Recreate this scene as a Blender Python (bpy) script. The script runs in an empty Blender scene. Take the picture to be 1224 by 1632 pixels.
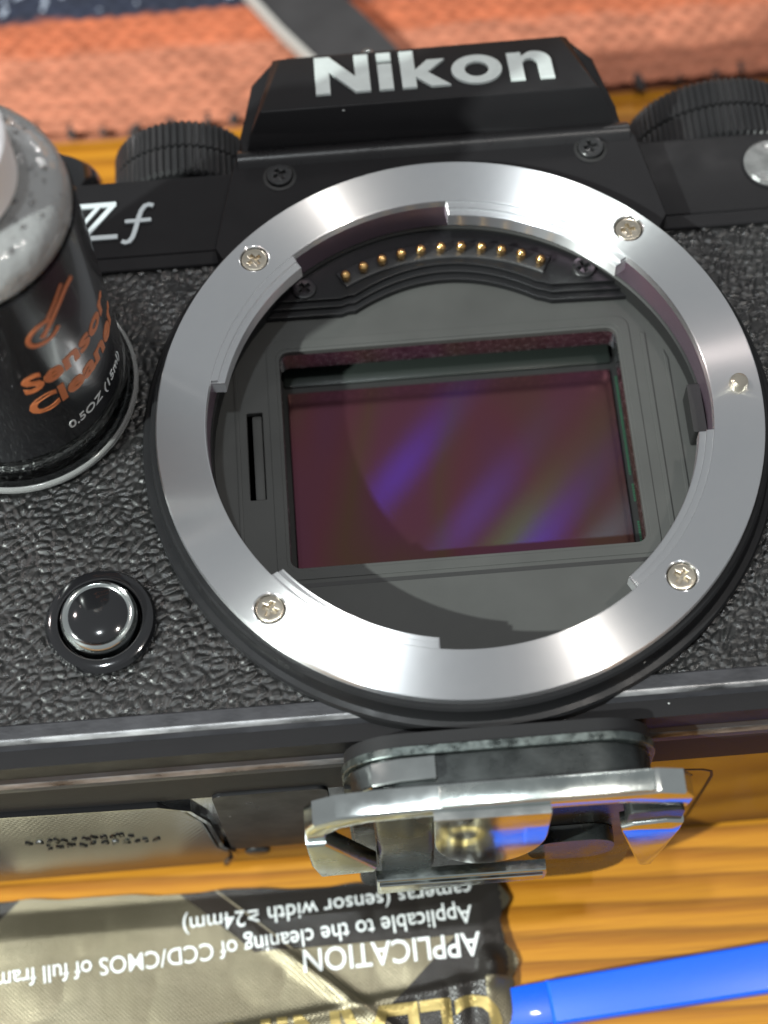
import bpy, bmesh, math, random
import numpy as np
from mathutils import Vector, Matrix

# ------------------------------------------------------------------ camera, world, lamps, exposure
sc = bpy.context.scene
col = sc.collection
S = 0.001                      # everything below is written in millimetres
random.seed(7)

cam_data = bpy.data.cameras.new('Camera')
cam = bpy.data.objects.new('Camera', cam_data)
col.objects.link(cam)
CX = Vector((0.99687255, -0.07502461, -0.02482779))
CY = Vector((0.07845237, 0.90174128, 0.42509751))
CZ = Vector((-0.00950453, -0.42571584, 0.90480699))
CP = Vector((-10.78098894, -91.6597915, 170.68893071)) * S
cam.matrix_world = Matrix(((CX.x, CY.x, CZ.x, CP.x), (CX.y, CY.y, CZ.y, CP.y), (CX.z, CY.z, CZ.z, CP.z), (0, 0, 0, 1)))
cam_data.sensor_fit = 'VERTICAL'
cam_data.sensor_height = 24.0
cam_data.lens = 24.0 * 2844.4 / 1632.0
cam_data.clip_start = 0.005
cam_data.clip_end = 20.0
cam_data.dof.use_dof = True
cam_data.dof.focus_distance = 0.193
cam_data.dof.aperture_fstop = 11.5
sc.camera = cam

world = bpy.data.worlds.new('World')
sc.world = world
world.use_nodes = True
wb = world.node_tree.nodes['Background']
wb.inputs['Color'].default_value = (0.93, 0.97, 1.0, 1)
wb.inputs['Strength'].default_value = 0.32


def lamp(name, direction, dist, power, size, color, shape='DISK', size_y=None, aim=(0, 0, -10)):
    d = bpy.data.lights.new(name, 'AREA')
    d.shape = shape
    d.size = size
    if size_y:
        d.size_y = size_y
    d.energy = power
    d.color = color
    o = bpy.data.objects.new(name, d)
    col.objects.link(o)
    v = Vector(direction).normalized()
    o.location = v * dist + Vector(aim) * S
    o.rotation_euler = v.to_track_quat('Z', 'Y').to_euler()
    return o


lamp('desk_lamp', (-0.667, -0.385, 0.63), 0.60, 6.8, 0.014, (0.93, 1.0, 0.95))
lamp('ceiling_lamp_cool', (-0.16, -0.04, 0.98), 0.90, 2.3, 0.034, (0.90, 0.97, 1.0))
lamp('ceiling_lamp_warm', (0.26, -0.04, 0.96), 0.90, 1.7, 0.034, (1.0, 0.93, 0.86))
lamp('shelf_lamp', (-0.60, 0.36, 0.72), 0.80, 0.8, 0.05, (1.0, 0.86, 0.82))
lamp('back_fill', (0.25, 0.80, 0.55), 0.90, 0.9, 0.08, (1.0, 0.97, 0.95))  # fill added to light the mat and the back, no known source

sc.view_settings.view_transform = 'Standard'
sc.view_settings.look = 'None'
sc.view_settings.exposure = 0.0
sc.view_settings.gamma = 1.0
sc.view_settings.use_curve_mapping = False
sc.render.engine = 'CYCLES'
sc.cycles.use_denoising = True
sc.cycles.max_bounces = 10
sc.cycles.transmission_bounces = 10
sc.cycles.caustics_reflective = False
sc.cycles.caustics_refractive = False
sc.cycles.sample_clamp_indirect = 4.0

# ------------------------------------------------------------------ materials


def nodes_of(m):
    m.use_nodes = True
    nt = m.node_tree
    return nt, nt.nodes, nt.links, nt.nodes['Principled BSDF']


def coord(nt, scale=(1, 1, 1), rot=(0, 0, 0)):
    tc = nt.nodes.new('ShaderNodeTexCoord')
    mp = nt.nodes.new('ShaderNodeMapping')
    mp.inputs['Scale'].default_value = scale
    mp.inputs['Rotation'].default_value = rot
    nt.links.new(tc.outputs['Object'], mp.inputs['Vector'])
    return mp.outputs['Vector']


def noise(nt, vec, scale, detail=4, rough=0.55, dist=0.0):
    n = nt.nodes.new('ShaderNodeTexNoise')
    n.inputs['Scale'].default_value = scale
    n.inputs['Detail'].default_value = detail
    n.inputs['Roughness'].default_value = rough
    n.inputs['Distortion'].default_value = dist
    nt.links.new(vec, n.inputs['Vector'])
    return n.outputs['Fac']


def ramp(nt, fac, stops):
    r = nt.nodes.new('ShaderNodeValToRGB')
    e = r.color_ramp.elements
    while len(e) < len(stops):
        e.new(0.5)
    for k, (p, c) in enumerate(stops):
        e[k].position = p
        e[k].color = (c[0], c[1], c[2], 1) if not isinstance(c, (int, float)) else (c, c, c, 1)
    nt.links.new(fac, r.inputs['Fac'])
    return r.outputs['Color']


def bump(nt, height, strength, dist):
    b = nt.nodes.new('ShaderNodeBump')
    b.inputs['Strength'].default_value = strength
    b.inputs['Distance'].default_value = dist
    nt.links.new(height, b.inputs['Height'])
    return b.outputs['Normal']


def mixc(nt, fac, a, b):
    m = nt.nodes.new('ShaderNodeMix')
    m.data_type = 'RGBA'
    for sock, v in ((m.inputs[0], fac), (m.inputs[6], a), (m.inputs[7], b)):
        if isinstance(v, (int, float)):
            sock.default_value = v
        elif isinstance(v, tuple):
            sock.default_value = (v[0], v[1], v[2], 1)
        else:
            nt.links.new(v, sock)
    return m.outputs[2]


def math_node(nt, op, a, b=None):
    m = nt.nodes.new('ShaderNodeMath')
    m.operation = op
    for i, v in enumerate((a, b)):
        if v is None:
            continue
        if isinstance(v, (int, float)):
            m.inputs[i].default_value = v
        else:
            nt.links.new(v, m.inputs[i])
    return m.outputs[0]


def simple(name, base, rough=0.4, metal=0.0, bscale=None, bstr=0.2, bdist=0.00005, rvar=0.0, vscale=200.0, specks=False,
           ior=1.5, coat=0.0, cvar=0.0, stretch=(1, 1, 1), spec=0.5):
    m = bpy.data.materials.new(name)
    nt, ns, ln, b = nodes_of(m)
    b.inputs['Base Color'].default_value = (*base, 1)
    b.inputs['Roughness'].default_value = rough
    b.inputs['Metallic'].default_value = metal
    b.inputs['IOR'].default_value = ior
    b.inputs['Coat Weight'].default_value = coat
    b.inputs['Specular IOR Level'].default_value = spec
    vec = coord(nt, stretch)
    if rvar or cvar:
        n = noise(nt, vec, vscale, 5)
    if rvar:
        ln.new(ramp(nt, n, [(0.3, max(0.02, rough - rvar)), (0.7, min(1, rough + rvar))]), b.inputs['Roughness'])
    out = None
    if cvar:
        out = ramp(nt, n, [(0.3, tuple(c * (1 - cvar) for c in base)), (0.7, tuple(min(1, c * (1 + cvar)) for c in base))])
    if specks:
        v = ns.new('ShaderNodeTexVoronoi')
        v.inputs['Scale'].default_value = 420.0
        ln.new(coord(nt), v.inputs['Vector'])
        dot = math_node(nt, 'LESS_THAN', v.outputs['Distance'], 0.06)
        sep = ns.new('ShaderNodeSeparateColor')
        ln.new(v.outputs['Color'], sep.inputs[0])
        some = math_node(nt, 'GREATER_THAN', sep.outputs[0], 0.84)
        f = math_node(nt, 'MULTIPLY', dot, some)
        out = mixc(nt, f, out if out is not None else base, (0.42, 0.43, 0.42))
    if out is not None:
        ln.new(out, b.inputs['Base Color'])
    if bscale:
        ln.new(bump(nt, noise(nt, vec, bscale, 6, 0.6), bstr, bdist), b.inputs['Normal'])
    return m


M = {}
M['black_paint'] = simple('black satin paint', (0.012, 0.0115, 0.0125), 0.44, bscale=6000, bstr=0.35, bdist=0.00004, rvar=0.08, specks=True, spec=0.14)
M['black_plastic'] = simple('black plastic', (0.013, 0.013, 0.014), 0.36, bscale=3000, bstr=0.15, rvar=0.1, specks=True, spec=0.16)
M['trim'] = simple('worn grey black trim', (0.03, 0.03, 0.034), 0.42, bscale=2500, bstr=0.5, bdist=0.00008, rvar=0.14, cvar=0.35, vscale=420, specks=True, stretch=(0.5, 1, 1), spec=0.3)
M['ridge'] = simple('black satin ridge', (0.012, 0.0115, 0.0125), 0.30, bscale=6000, bstr=0.3, bdist=0.00004, rvar=0.06, specks=True, spec=0.4)
M['dark_gloss'] = simple('glossy black', (0.008, 0.008, 0.009), 0.09, coat=0.6)
M['worn'] = simple('rubbed edge highlight', (0.20, 0.20, 0.205), 0.33, 0.6, bscale=2500, bstr=0.5, rvar=0.12, cvar=0.8, vscale=500, stretch=(0.3, 1, 1))
M['rubber'] = simple('matte black rubber', (0.010, 0.010, 0.011), 0.62, bscale=2500, bstr=0.4, specks=True, spec=0.3)
M['knurl'] = simple('knurled black metal', (0.014, 0.014, 0.015), 0.38, bscale=4000, bstr=0.25, rvar=0.1, specks=True)
M['interior'] = simple('matte grey black interior', (0.054, 0.055, 0.053), 0.55, bscale=7000, bstr=0.3, bdist=0.00003, rvar=0.06, cvar=0.12, vscale=90, spec=0.25)
M['interior_dark'] = simple('deep black interior', (0.010, 0.010, 0.010), 0.55, bscale=5000, bstr=0.3)
M['block'] = simple('contact block plastic', (0.009, 0.009, 0.010), 0.42, bscale=5000, bstr=0.4, rvar=0.1, specks=True, spec=0.3)
M['tray'] = simple('contact tray plastic', (0.022, 0.022, 0.023), 0.36, bscale=5000, bstr=0.5, rvar=0.1, specks=True)
M['gold'] = simple('gold contact', (0.95, 0.60, 0.24), 0.16, 1.0)
M['screw_steel'] = simple('nickel screw', (0.74, 0.67, 0.55), 0.22, 1.0, bscale=4000, bstr=0.2, rvar=0.08)
M['screw_black'] = simple('black screw', (0.020, 0.020, 0.021), 0.28, 0.0, bscale=5000, bstr=0.3)
M['white_enamel'] = simple('white enamel lettering', (0.50, 0.54, 0.53), 0.32, bscale=1500, bstr=0.08, cvar=0.08, vscale=500)
M['logo_silver'] = simple('pale silver badge', (0.55, 0.60, 0.62), 0.3, 0.2)
M['chrome'] = simple('polished chrome', (0.66, 0.70, 0.68), 0.11, 1.0, bscale=700, bstr=0.06, bdist=0.0001, rvar=0.05, cvar=0.08)
M['cast_steel'] = simple('rough bright steel', (0.50, 0.55, 0.53), 0.22, 1.0, bscale=1400, bstr=0.25, bdist=0.0001, rvar=0.1)
M['skirt'] = simple('machined inner skirt', (0.56, 0.42, 0.53), 0.34, 1.0, bscale=1200, bstr=0.1)  # pinkish: the sensor's magenta reflection is put into this colour
M['plate_metal'] = simple('dark grey anodised metal', (0.045, 0.05, 0.05), 0.28, 0.7, bscale=1500, bstr=0.4, rvar=0.12, cvar=0.3)
M['plate_rim'] = simple('pitted grey plate rim', (0.12, 0.14, 0.135), 0.34, 0.9, bscale=1500, bstr=0.4, bdist=0.00012, rvar=0.15, cvar=0.4, vscale=900)
M['shutter_bar'] = simple('burnished dark metal', (0.42, 0.42, 0.45), 0.22, 1.0, bscale=2600, bstr=0.2, bdist=0.00004, rvar=0.1, cvar=0.3, vscale=1500)
M['bottom_gloss'] = simple('mirror black base plate', (0.010, 0.010, 0.011), 0.11, 0.0, bscale=900, bstr=0.06, rvar=0.05, ior=3.6)
M['door_gloss'] = simple('woven gloss battery door', (0.012, 0.012, 0.012), 0.20, 0.0, ior=2.9)
M['print_black'] = simple('black print', (0.004, 0.004, 0.004), 0.5)
M['orange_print'] = simple('orange label print', (0.62, 0.20, 0.075), 0.45)
M['white_print'] = simple('white label print', (0.78, 0.80, 0.80), 0.45)
M['label_black'] = simple('black bottle label', (0.010, 0.010, 0.012), 0.25, coat=0.3)
M['white_cap'] = simple('white plastic cap', (0.88, 0.88, 0.90), 0.4)
M['gold_print'] = simple('gold foil print', (0.42, 0.32, 0.12), 0.4, 0.7, bscale=800, bstr=0.2)
M['strap'] = simple('dark grey strap', (0.030, 0.028, 0.029), 0.38, bscale=900, bstr=0.4, cvar=0.2)
M['strap_edge'] = simple('pale strap edge', (0.36, 0.34, 0.32), 0.5, bscale=900, bstr=0.4)
M['stitch'] = simple('dark stitching', (0.03, 0.025, 0.025), 0.8)
M['sensor_frame'] = simple('sensor package', (0.016, 0.020, 0.018), 0.28, 0.0)
M['trace'] = simple('green bond pads', (0.10, 0.42, 0.22), 0.3, 0.8)


def steel_turned():
    m = bpy.data.materials.new('turned steel mount')
    nt, ns, ln, b = nodes_of(m)
    b.inputs['Metallic'].default_value = 1.0
    b.inputs['Anisotropic'].default_value = 1.0
    b.inputs['Anisotropic Rotation'].default_value = 0.25
    # polar coordinates, so that the turning marks run round the ring
    tc = ns.new('ShaderNodeTexCoord')
    sp = ns.new('ShaderNodeSeparateXYZ')
    ln.new(tc.outputs['Object'], sp.inputs[0])
    rad = math_node(nt, 'SQRT', math_node(nt, 'ADD', math_node(nt, 'MULTIPLY', sp.outputs[0], sp.outputs[0]),
                                          math_node(nt, 'MULTIPLY', sp.outputs[1], sp.outputs[1])))
    ang = math_node(nt, 'ARCTAN2', sp.outputs[1], sp.outputs[0])
    tg = ns.new('ShaderNodeCombineXYZ')                       # direction of the lathe marks, round the mount axis
    ln.new(math_node(nt, 'DIVIDE', math_node(nt, 'MULTIPLY', sp.outputs[1], -1.0), rad), tg.inputs[0])
    ln.new(math_node(nt, 'DIVIDE', sp.outputs[0], rad), tg.inputs[1])
    ln.new(tg.outputs[0], b.inputs['Tangent'])
    cb = ns.new('ShaderNodeCombineXYZ')
    ln.new(math_node(nt, 'MULTIPLY', rad, 1000.0), cb.inputs[0])
    ln.new(math_node(nt, 'MULTIPLY', ang, 0.9), cb.inputs[1])
    grooves = noise(nt, cb.outputs[0], 9.0, 3, 0.6)
    blot = noise(nt, coord(nt), 130, 5, 0.6)
    fine = noise(nt, coord(nt), 900, 4, 0.6)
    ln.new(ramp(nt, blot, [(0.3, (0.84, 0.85, 0.865)), (0.55, (0.89, 0.895, 0.90)), (0.75, (0.87, 0.86, 0.875))]), b.inputs['Base Color'])
    ln.new(ramp(nt, fine, [(0.3, 0.33), (0.75, 0.36)]), b.inputs['Roughness'])
    n1 = bump(nt, grooves, 0.06, 0.00004)
    ln.new(n1, b.inputs['Normal'])
    # the fine lathe marks: a second, strongly stretched lobe
    g = ns.new('ShaderNodeBsdfAnisotropic')
    g.inputs['Color'].default_value = (0.94, 0.95, 0.96, 1)
    g.inputs['Roughness'].default_value = 0.205
    g.inputs['Anisotropy'].default_value = 0.82
    ln.new(tg.outputs[0], g.inputs['Tangent'])
    mx = ns.new('ShaderNodeMixShader')
    mx.inputs[0].default_value = 0.50
    ln.new(b.outputs[0], mx.inputs[1])
    ln.new(g.outputs[0], mx.inputs[2])
    ln.new(mx.outputs[0], ns['Material Output'].inputs['Surface'])
    return m


M['steel'] = steel_turned()


def leather_mat():
    m = bpy.data.materials.new('black grained leatherette')
    nt, ns, ln, b = nodes_of(m)
    vec = coord(nt)
    n = noise(nt, vec, 260, 5)
    ln.new(ramp(nt, n, [(0.3, (0.005, 0.005, 0.005)), (0.7, (0.012, 0.012, 0.012))]), b.inputs['Base Color'])
    b.inputs['Specular IOR Level'].default_value = 0.5
    ln.new(ramp(nt, noise(nt, vec, 1100, 4), [(0.3, 0.22), (0.7, 0.38)]), b.inputs['Roughness'])
    ln.new(bump(nt, noise(nt, vec, 3200, 5, 0.6), 0.55, 0.0001), b.inputs['Normal'])
    return m


M['leather'] = leather_mat()


def wood_mat():
    m = bpy.data.materials.new('varnished pine')
    nt, ns, ln, b = nodes_of(m)
    tc = ns.new('ShaderNodeTexCoord')
    mp = ns.new('ShaderNodeMapping')
    mp.inputs['Scale'].default_value = (6, 150, 1)
    mp.inputs['Rotation'].default_value = (0, 0, math.radians(1.5))
    ln.new(tc.outputs['Object'], mp.inputs['Vector'])
    # growth rings : one broad wave across the grain, bent by slow noise
    warp = noise(nt, coord(nt, (3, 60, 1)), 1.6, 4, 0.55)
    sp = ns.new('ShaderNodeSeparateXYZ')
    ln.new(tc.outputs['Object'], sp.inputs[0])
    yy = math_node(nt, 'ADD', math_node(nt, 'MULTIPLY', sp.outputs[1], 310.0), math_node(nt, 'MULTIPLY', warp, 2.6))
    yy = math_node(nt, 'ADD', yy, math_node(nt, 'MULTIPLY', sp.outputs[0], 11.0))
    saw = math_node(nt, 'FRACT', yy)
    ringc = ramp(nt, saw, [(0.0, (0.44, 0.185, 0.014)), (0.36, (0.41, 0.165, 0.012)), (0.64, (0.23, 0.072, 0.005)), (0.86, (0.12, 0.034, 0.003)), (1.0, (0.42, 0.175, 0.013))])
    fib = noise(nt, mp.outputs[0], 22, 5, 0.65)
    c2 = mixc(nt, 0.35, ringc, ramp(nt, fib, [(0.3, (0.33, 0.125, 0.009)), (0.7, (0.52, 0.25, 0.026))]))
    pore = noise(nt, coord(nt, (14, 1500, 1)), 1.0, 3, 0.7)
    c2 = mixc(nt, ramp(nt, pore, [(0.56, 0.0), (0.72, 0.55)]), c2, (0.16, 0.050, 0.006))
    ln.new(c2, b.inputs['Base Color'])
    ln.new(ramp(nt, fib, [(0.3, 0.34), (0.7, 0.48)]), b.inputs['Roughness'])
    b.inputs['Specular IOR Level'].default_value = 0.18
    ln.new(bump(nt, fib, 0.12, 0.0001), b.inputs['Normal'])
    return m


M['wood'] = wood_mat()


def mat_cloth():
    m = bpy.data.materials.new('striped woven cotton')
    nt, ns, ln, b = nodes_of(m)
    tc = ns.new('ShaderNodeTexCoord')
    sp = ns.new('ShaderNodeSeparateXYZ')
    ln.new(tc.outputs['Object'], sp.inputs[0])
    wob = noise(nt, coord(nt, (1, 1, 1)), 160, 3, 0.6)
    y = math_node(nt, 'ADD', sp.outputs[1], math_node(nt, 'MULTIPLY', math_node(nt, 'SUBTRACT', wob, 0.5), 0.003))
    f = math_node(nt, 'MULTIPLY', math_node(nt, 'SUBTRACT', y, 0.078), 1 / 0.07)
    c = ramp(nt, f, [(0.0, (0.40, 0.145, 0.082)), (0.205, (0.39, 0.140, 0.080)), (0.225, (0.42, 0.115, 0.050)), (0.303, (0.41, 0.110, 0.047)), (0.318, (0.012, 0.016, 0.035)),
                     (0.62, (0.010, 0.014, 0.032)), (0.64, (0.44, 0.18, 0.09))])
    yarn = noise(nt, coord(nt, (0.35, 1, 1)), 620, 4, 0.6)
    c = mixc(nt, 1.0, c, c)
    mul = ns.new('ShaderNodeMix')
    mul.data_type = 'RGBA'
    mul.blend_type = 'MULTIPLY'
    mul.inputs[0].default_value = 1.0
    ln.new(c, mul.inputs[6])
    ln.new(ramp(nt, yarn, [(0.3, (0.62, 0.60, 0.58)), (0.7, (1.25, 1.25, 1.25))]), mul.inputs[7])
    # a few pale flecks woven into the navy band
    fleck = noise(nt, coord(nt, (1, 0.6, 1)), 330, 2, 0.5)
    fl = math_node(nt, 'MULTIPLY', math_node(nt, 'GREATER_THAN', fleck, 0.64), math_node(nt, 'MULTIPLY', math_node(nt, 'GREATER_THAN', y, 0.1012), math_node(nt, 'LESS_THAN', y, 0.1205)))
    ln.new(mixc(nt, fl, mul.outputs[2], (0.30, 0.33, 0.40)), b.inputs['Base Color'])
    b.inputs['Roughness'].default_value = 0.85
    return m


M['cloth'] = mat_cloth()


def glass(name, color, rough, ior, bscale=None, bstr=0.3, bdist=0.0003):
    m = bpy.data.materials.new(name)
    nt, ns, ln, b = nodes_of(m)
    b.inputs['Base Color'].default_value = (*color, 1)
    b.inputs['Roughness'].default_value = rough
    b.inputs['IOR'].default_value = ior
    b.inputs['Transmission Weight'].default_value = 1.0
    if bscale:
        ln.new(bump(nt, noise(nt, coord(nt), bscale, 3, 0.5), bstr, bdist), b.inputs['Normal'])
    return m


M['clear'] = glass('clear bottle plastic', (0.93, 0.95, 0.94), 0.05, 1.45)
M['bubbly'] = glass('wet clear plastic shoulder', (0.78, 0.79, 0.79), 0.08, 1.35, 300, 0.6, 0.0008)
M['bubbly'].node_tree.nodes['Principled BSDF'].inputs['Transmission Weight'].default_value = 0.72
M['rim_clear'] = glass('clear moulded rim', (0.86, 0.87, 0.86), 0.1, 1.45)
M['rim_clear'].node_tree.nodes['Principled BSDF'].inputs['Transmission Weight'].default_value = 0.8
M['bubble'] = glass('water droplet', (1, 1, 1), 0.02, 1.33)
M['bubble'].node_tree.nodes['Principled BSDF'].inputs['Transmission Weight'].default_value = 0.85
M['lamp_lens'] = simple('grey translucent lamp lens', (0.13, 0.13, 0.13), 0.25, bscale=260, bstr=0.8, bdist=0.0006, cvar=0.4, vscale=300, coat=0.3)
M['clear_film'] = glass('clear plate edge', (0.9, 0.96, 0.95), 0.03, 1.5)
M['blue'] = simple('bright blue plastic', (0.004, 0.105, 0.72), 0.33, bscale=1500, bstr=0.12, coat=0.2)
bb = M['blue'].node_tree.nodes['Principled BSDF']
bb.inputs['Subsurface Weight'].default_value = 0.25
bb.inputs['Subsurface Radius'].default_value = (0.0005, 0.001, 0.004)


def foil_mat():
    m = bpy.data.materials.new('printed foil laminate')
    nt, ns, ln, b = nodes_of(m)
    tc = ns.new('ShaderNodeTexCoord')
    sp = ns.new('ShaderNodeSeparateXYZ')
    ln.new(tc.outputs['Object'], sp.inputs[0])
    x = math_node(nt, 'MULTIPLY', sp.outputs[0], 1000.0)
    y = math_node(nt, 'MULTIPLY', sp.outputs[1], 1000.0)
    # black panel printed to one side of a slanting line, with a thin brown stripe along it
    s = math_node(nt, 'ADD', math_node(nt, 'ADD', x, 40.0), math_node(nt, 'MULTIPLY', math_node(nt, 'ADD', y, 36.2), 1.12))
    black = math_node(nt, 'GREATER_THAN', s, 0.0)
    lineA = math_node(nt, 'LESS_THAN', math_node(nt, 'ABSOLUTE', math_node(nt, 'SUBTRACT', s, 4.6)), 0.14)
    stripe = math_node(nt, 'MULTIPLY', black, math_node(nt, 'LESS_THAN', s, 4.6))
    # foil colour comes back below the heading
    q = math_node(nt, 'ADD', y, math_node(nt, 'MULTIPLY', math_node(nt, 'ADD', x, 20.0), 0.02))
    low = math_node(nt, 'LESS_THAN', math_node(nt, 'ADD', math_node(nt, 'ADD', x, 12.5), math_node(nt, 'MULTIPLY', math_node(nt, 'ADD', y, 54.0), -1.1)), 0.0)
    low = math_node(nt, 'MULTIPLY', low, math_node(nt, 'LESS_THAN', y, -46.4))
    gold_edge = math_node(nt, 'MULTIPLY', math_node(nt, 'LESS_THAN', y, -51.6), math_node(nt, 'GREATER_THAN', x, -1.0))
    bare = math_node(nt, 'MAXIMUM', math_node(nt, 'SUBTRACT', 1.0, black), math_node(nt, 'MAXIMUM', low, gold_edge))
    corner = math_node(nt, 'LESS_THAN', math_node(nt, 'ADD', math_node(nt, 'ADD', x, 59.5), math_node(nt, 'MULTIPLY', math_node(nt, 'ADD', y, 39.5), -1.0)), 0.0)
    bare = math_node(nt, 'MULTIPLY', bare, math_node(nt, 'SUBTRACT', 1.0, corner))
    torn = math_node(nt, 'GREATER_THAN', math_node(nt, 'ADD', x, math_node(nt, 'MULTIPLY', noise(nt, coord(nt), 900, 3, 0.7), 2.2)), 3.0)
    bare = math_node(nt, 'MAXIMUM', bare, torn)
    wv = noise(nt, coord(nt), 2600, 3, 0.7)
    foilc = ramp(nt, noise(nt, coord(nt), 60, 3), [(0.3, (0.20, 0.176, 0.118)), (0.7, (0.27, 0.24, 0.17))])
    c = mixc(nt, bare, (0.022, 0.019, 0.017), foilc)
    c = mixc(nt, math_node(nt, 'MULTIPLY', stripe, math_node(nt, 'SUBTRACT', 1.0, bare)), c, (0.030, 0.024, 0.020))
    c = mixc(nt, math_node(nt, 'MULTIPLY', lineA, 0.6), c, (0.42, 0.36, 0.25))
    ln.new(c, b.inputs['Base Color'])
    ln.new(math_node(nt, 'MULTIPLY', bare, 0.92), b.inputs['Metallic'])
    ln.new(math_node(nt, 'ADD', math_node(nt, 'MULTIPLY', bare, 0.14), 0.26), b.inputs['Roughness'])
    # pressed weave
    wx = math_node(nt, 'SINE', math_node(nt, 'MULTIPLY', x, 12.0))
    wy = math_node(nt, 'SINE', math_node(nt, 'MULTIPLY', y, 12.0))
    wh = math_node(nt, 'ADD', math_node(nt, 'MULTIPLY', wx, wy), math_node(nt, 'MULTIPLY', wv, 1.3))
    ln.new(bump(nt, wh, 0.5, 0.00005), b.inputs['Normal'])
    return m


M['foil'] = foil_mat()


def door_weave():
    m = M['door_gloss']
    nt, ns, ln, b = nodes_of(m)
    tc = ns.new('ShaderNodeTexCoord')
    sp = ns.new('ShaderNodeSeparateXYZ')
    ln.new(tc.outputs['Object'], sp.inputs[0])
    wx = math_node(nt, 'SINE', math_node(nt, 'MULTIPLY', sp.outputs[0], 9000.0))
    wz = math_node(nt, 'SINE', math_node(nt, 'MULTIPLY', sp.outputs[2], 5200.0))
    ln.new(bump(nt, math_node(nt, 'MULTIPLY', wx, wz), 0.25, 0.00004), b.inputs['Normal'])


door_weave()


def sensor_mat():
    """Coated sensor: a tinted mirror plus grating lobes (pixel rows) that split a lamp's glint into coloured streaks."""
    m = bpy.data.materials.new('coated image sensor')
    m.use_nodes = True
    nt = m.node_tree
    ns, ln = nt.nodes, nt.links
    ns.clear()
    out = ns.new('ShaderNodeOutputMaterial')
    base = ns.new('ShaderNodeBsdfPrincipled')
    base.inputs['Base Color'].default_value = (0.016, 0.006, 0.008, 1)
    base.inputs['Roughness'].default_value = 0.3
    base.inputs['Specular IOR Level'].default_value = 0.0
    g = ns.new('ShaderNodeBsdfGlossy')
    g.inputs['Roughness'].default_value = 0.12
    tint = ramp(nt, noise(nt, coord(nt, (1, 0.35, 1), (0, 0, -0.5)), 75, 2, 0.4),
                [(0.32, (0.145, 0.055, 0.110)), (0.45, (0.165, 0.058, 0.072)), (0.56, (0.140, 0.082, 0.050)), (0.68, (0.160, 0.056, 0.090))])
    ln.new(tint, g.inputs['Color'])
    add = ns.new('ShaderNodeAddShader')
    ln.new(base.outputs[0], add.inputs[0])
    ln.new(g.outputs[0], add.inputs[1])
    cur = add.outputs[0]
    w = Vector((-0.66, -0.75, 0))
    u = Vector((0.75, -0.66, 0))
    for k, colr in SENSOR_ORDERS:
        nrm = (Vector((0, 0, 1)) + w * 0.70 + u * k).normalized()
        cn = ns.new('ShaderNodeCombineXYZ')
        for i in range(3):
            cn.inputs[i].default_value = nrm[i]
        ct = ns.new('ShaderNodeCombineXYZ')
        for i in range(3):
            ct.inputs[i].default_value = u[i]
        a = ns.new('ShaderNodeBsdfAnisotropic')
        a.inputs['Color'].default_value = (*colr, 1)
        a.inputs['Roughness'].default_value = 0.088
        a.inputs['Anisotropy'].default_value = 0.72
        ln.new(cn.outputs[0], a.inputs['Normal'])
        ln.new(ct.outputs[0], a.inputs['Tangent'])
        ad = ns.new('ShaderNodeAddShader')
        ln.new(cur, ad.inputs[0])
        ln.new(a.outputs[0], ad.inputs[1])
        cur = ad.outputs[0]
    ln.new(cur, out.inputs['Surface'])
    return m


SENSOR_ORDERS = [(-0.070, (0.000016, 0.000032, 0.000046)), (-0.046, (0.000005, 0.000005, 0.000066)), (-0.034, (0.000005, 0.000022, 0.000003)),
                 (-0.014, (0.000005, 0.000004, 0.000040)), (0.000, (0.000006, 0.000016, 0.000002)), (0.026, (0.000003, 0.000002, 0.000070)), (0.037, (0.000004, 0.000016, 0.000002))]
M['sensor'] = sensor_mat()

# ------------------------------------------------------------------ mesh helpers
WM = {}


def world_of(o):
    if o is None:
        return Matrix.Identity(4)
    return world_of(o.parent) @ o.matrix_parent_inverse @ Matrix.LocRotScale(o.location, o.rotation_euler, o.scale)


def attach(o, p):
    if p is not None:
        o.parent = p
        o.matrix_parent_inverse = world_of(p).inverted()


def finish(bm, name, mat, parent=None, smooth=35, loc=(0, 0, 0)):
    me = bpy.data.meshes.new(name)
    if smooth and bm.faces.layers.int.get('flat_cap') is not None:
        smooth = min(smooth, 19)
    bmesh.ops.recalc_face_normals(bm, faces=bm.faces)
    bm.to_mesh(me)
    bm.free()
    return link_mesh(me, name, mat, parent, smooth, loc)


def link_mesh(me, name, mat, parent=None, smooth=35, loc=(0, 0, 0)):
    if mat is not None and len(me.materials) == 0:
        me.materials.append(M[mat] if isinstance(mat, str) else mat)
    if smooth:
        me.shade_smooth()
        me.set_sharp_from_angle(angle=math.radians(smooth))
    o = bpy.data.objects.new(name, me)
    col.objects.link(o)
    o.location = Vector(loc) * S
    attach(o, parent)
    return o


def copy_obj(src, parent, loc, rot=None):
    o = src.copy()
    col.objects.link(o)
    o.parent = None
    o.matrix_parent_inverse = Matrix.Identity(4)
    o.location = Vector(loc) * S
    if rot is not None:
        o.rotation_euler = rot
    attach(o, parent)
    return o


def thing(name, label, cat, loc, group=None):
    o = bpy.data.objects.new(name, None)
    o.empty_display_size = 0.01
    col.objects.link(o)
    o.location = Vector(loc) * S
    o['label'] = label
    o['category'] = cat
    if group:
        o['group'] = group
    return o


def circle(r, n=64, c=(0, 0), a0=0.0):
    return [(c[0] + r * math.cos(a0 + 2 * math.pi * k / n), c[1] + r * math.sin(a0 + 2 * math.pi * k / n)) for k in range(n)]


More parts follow.
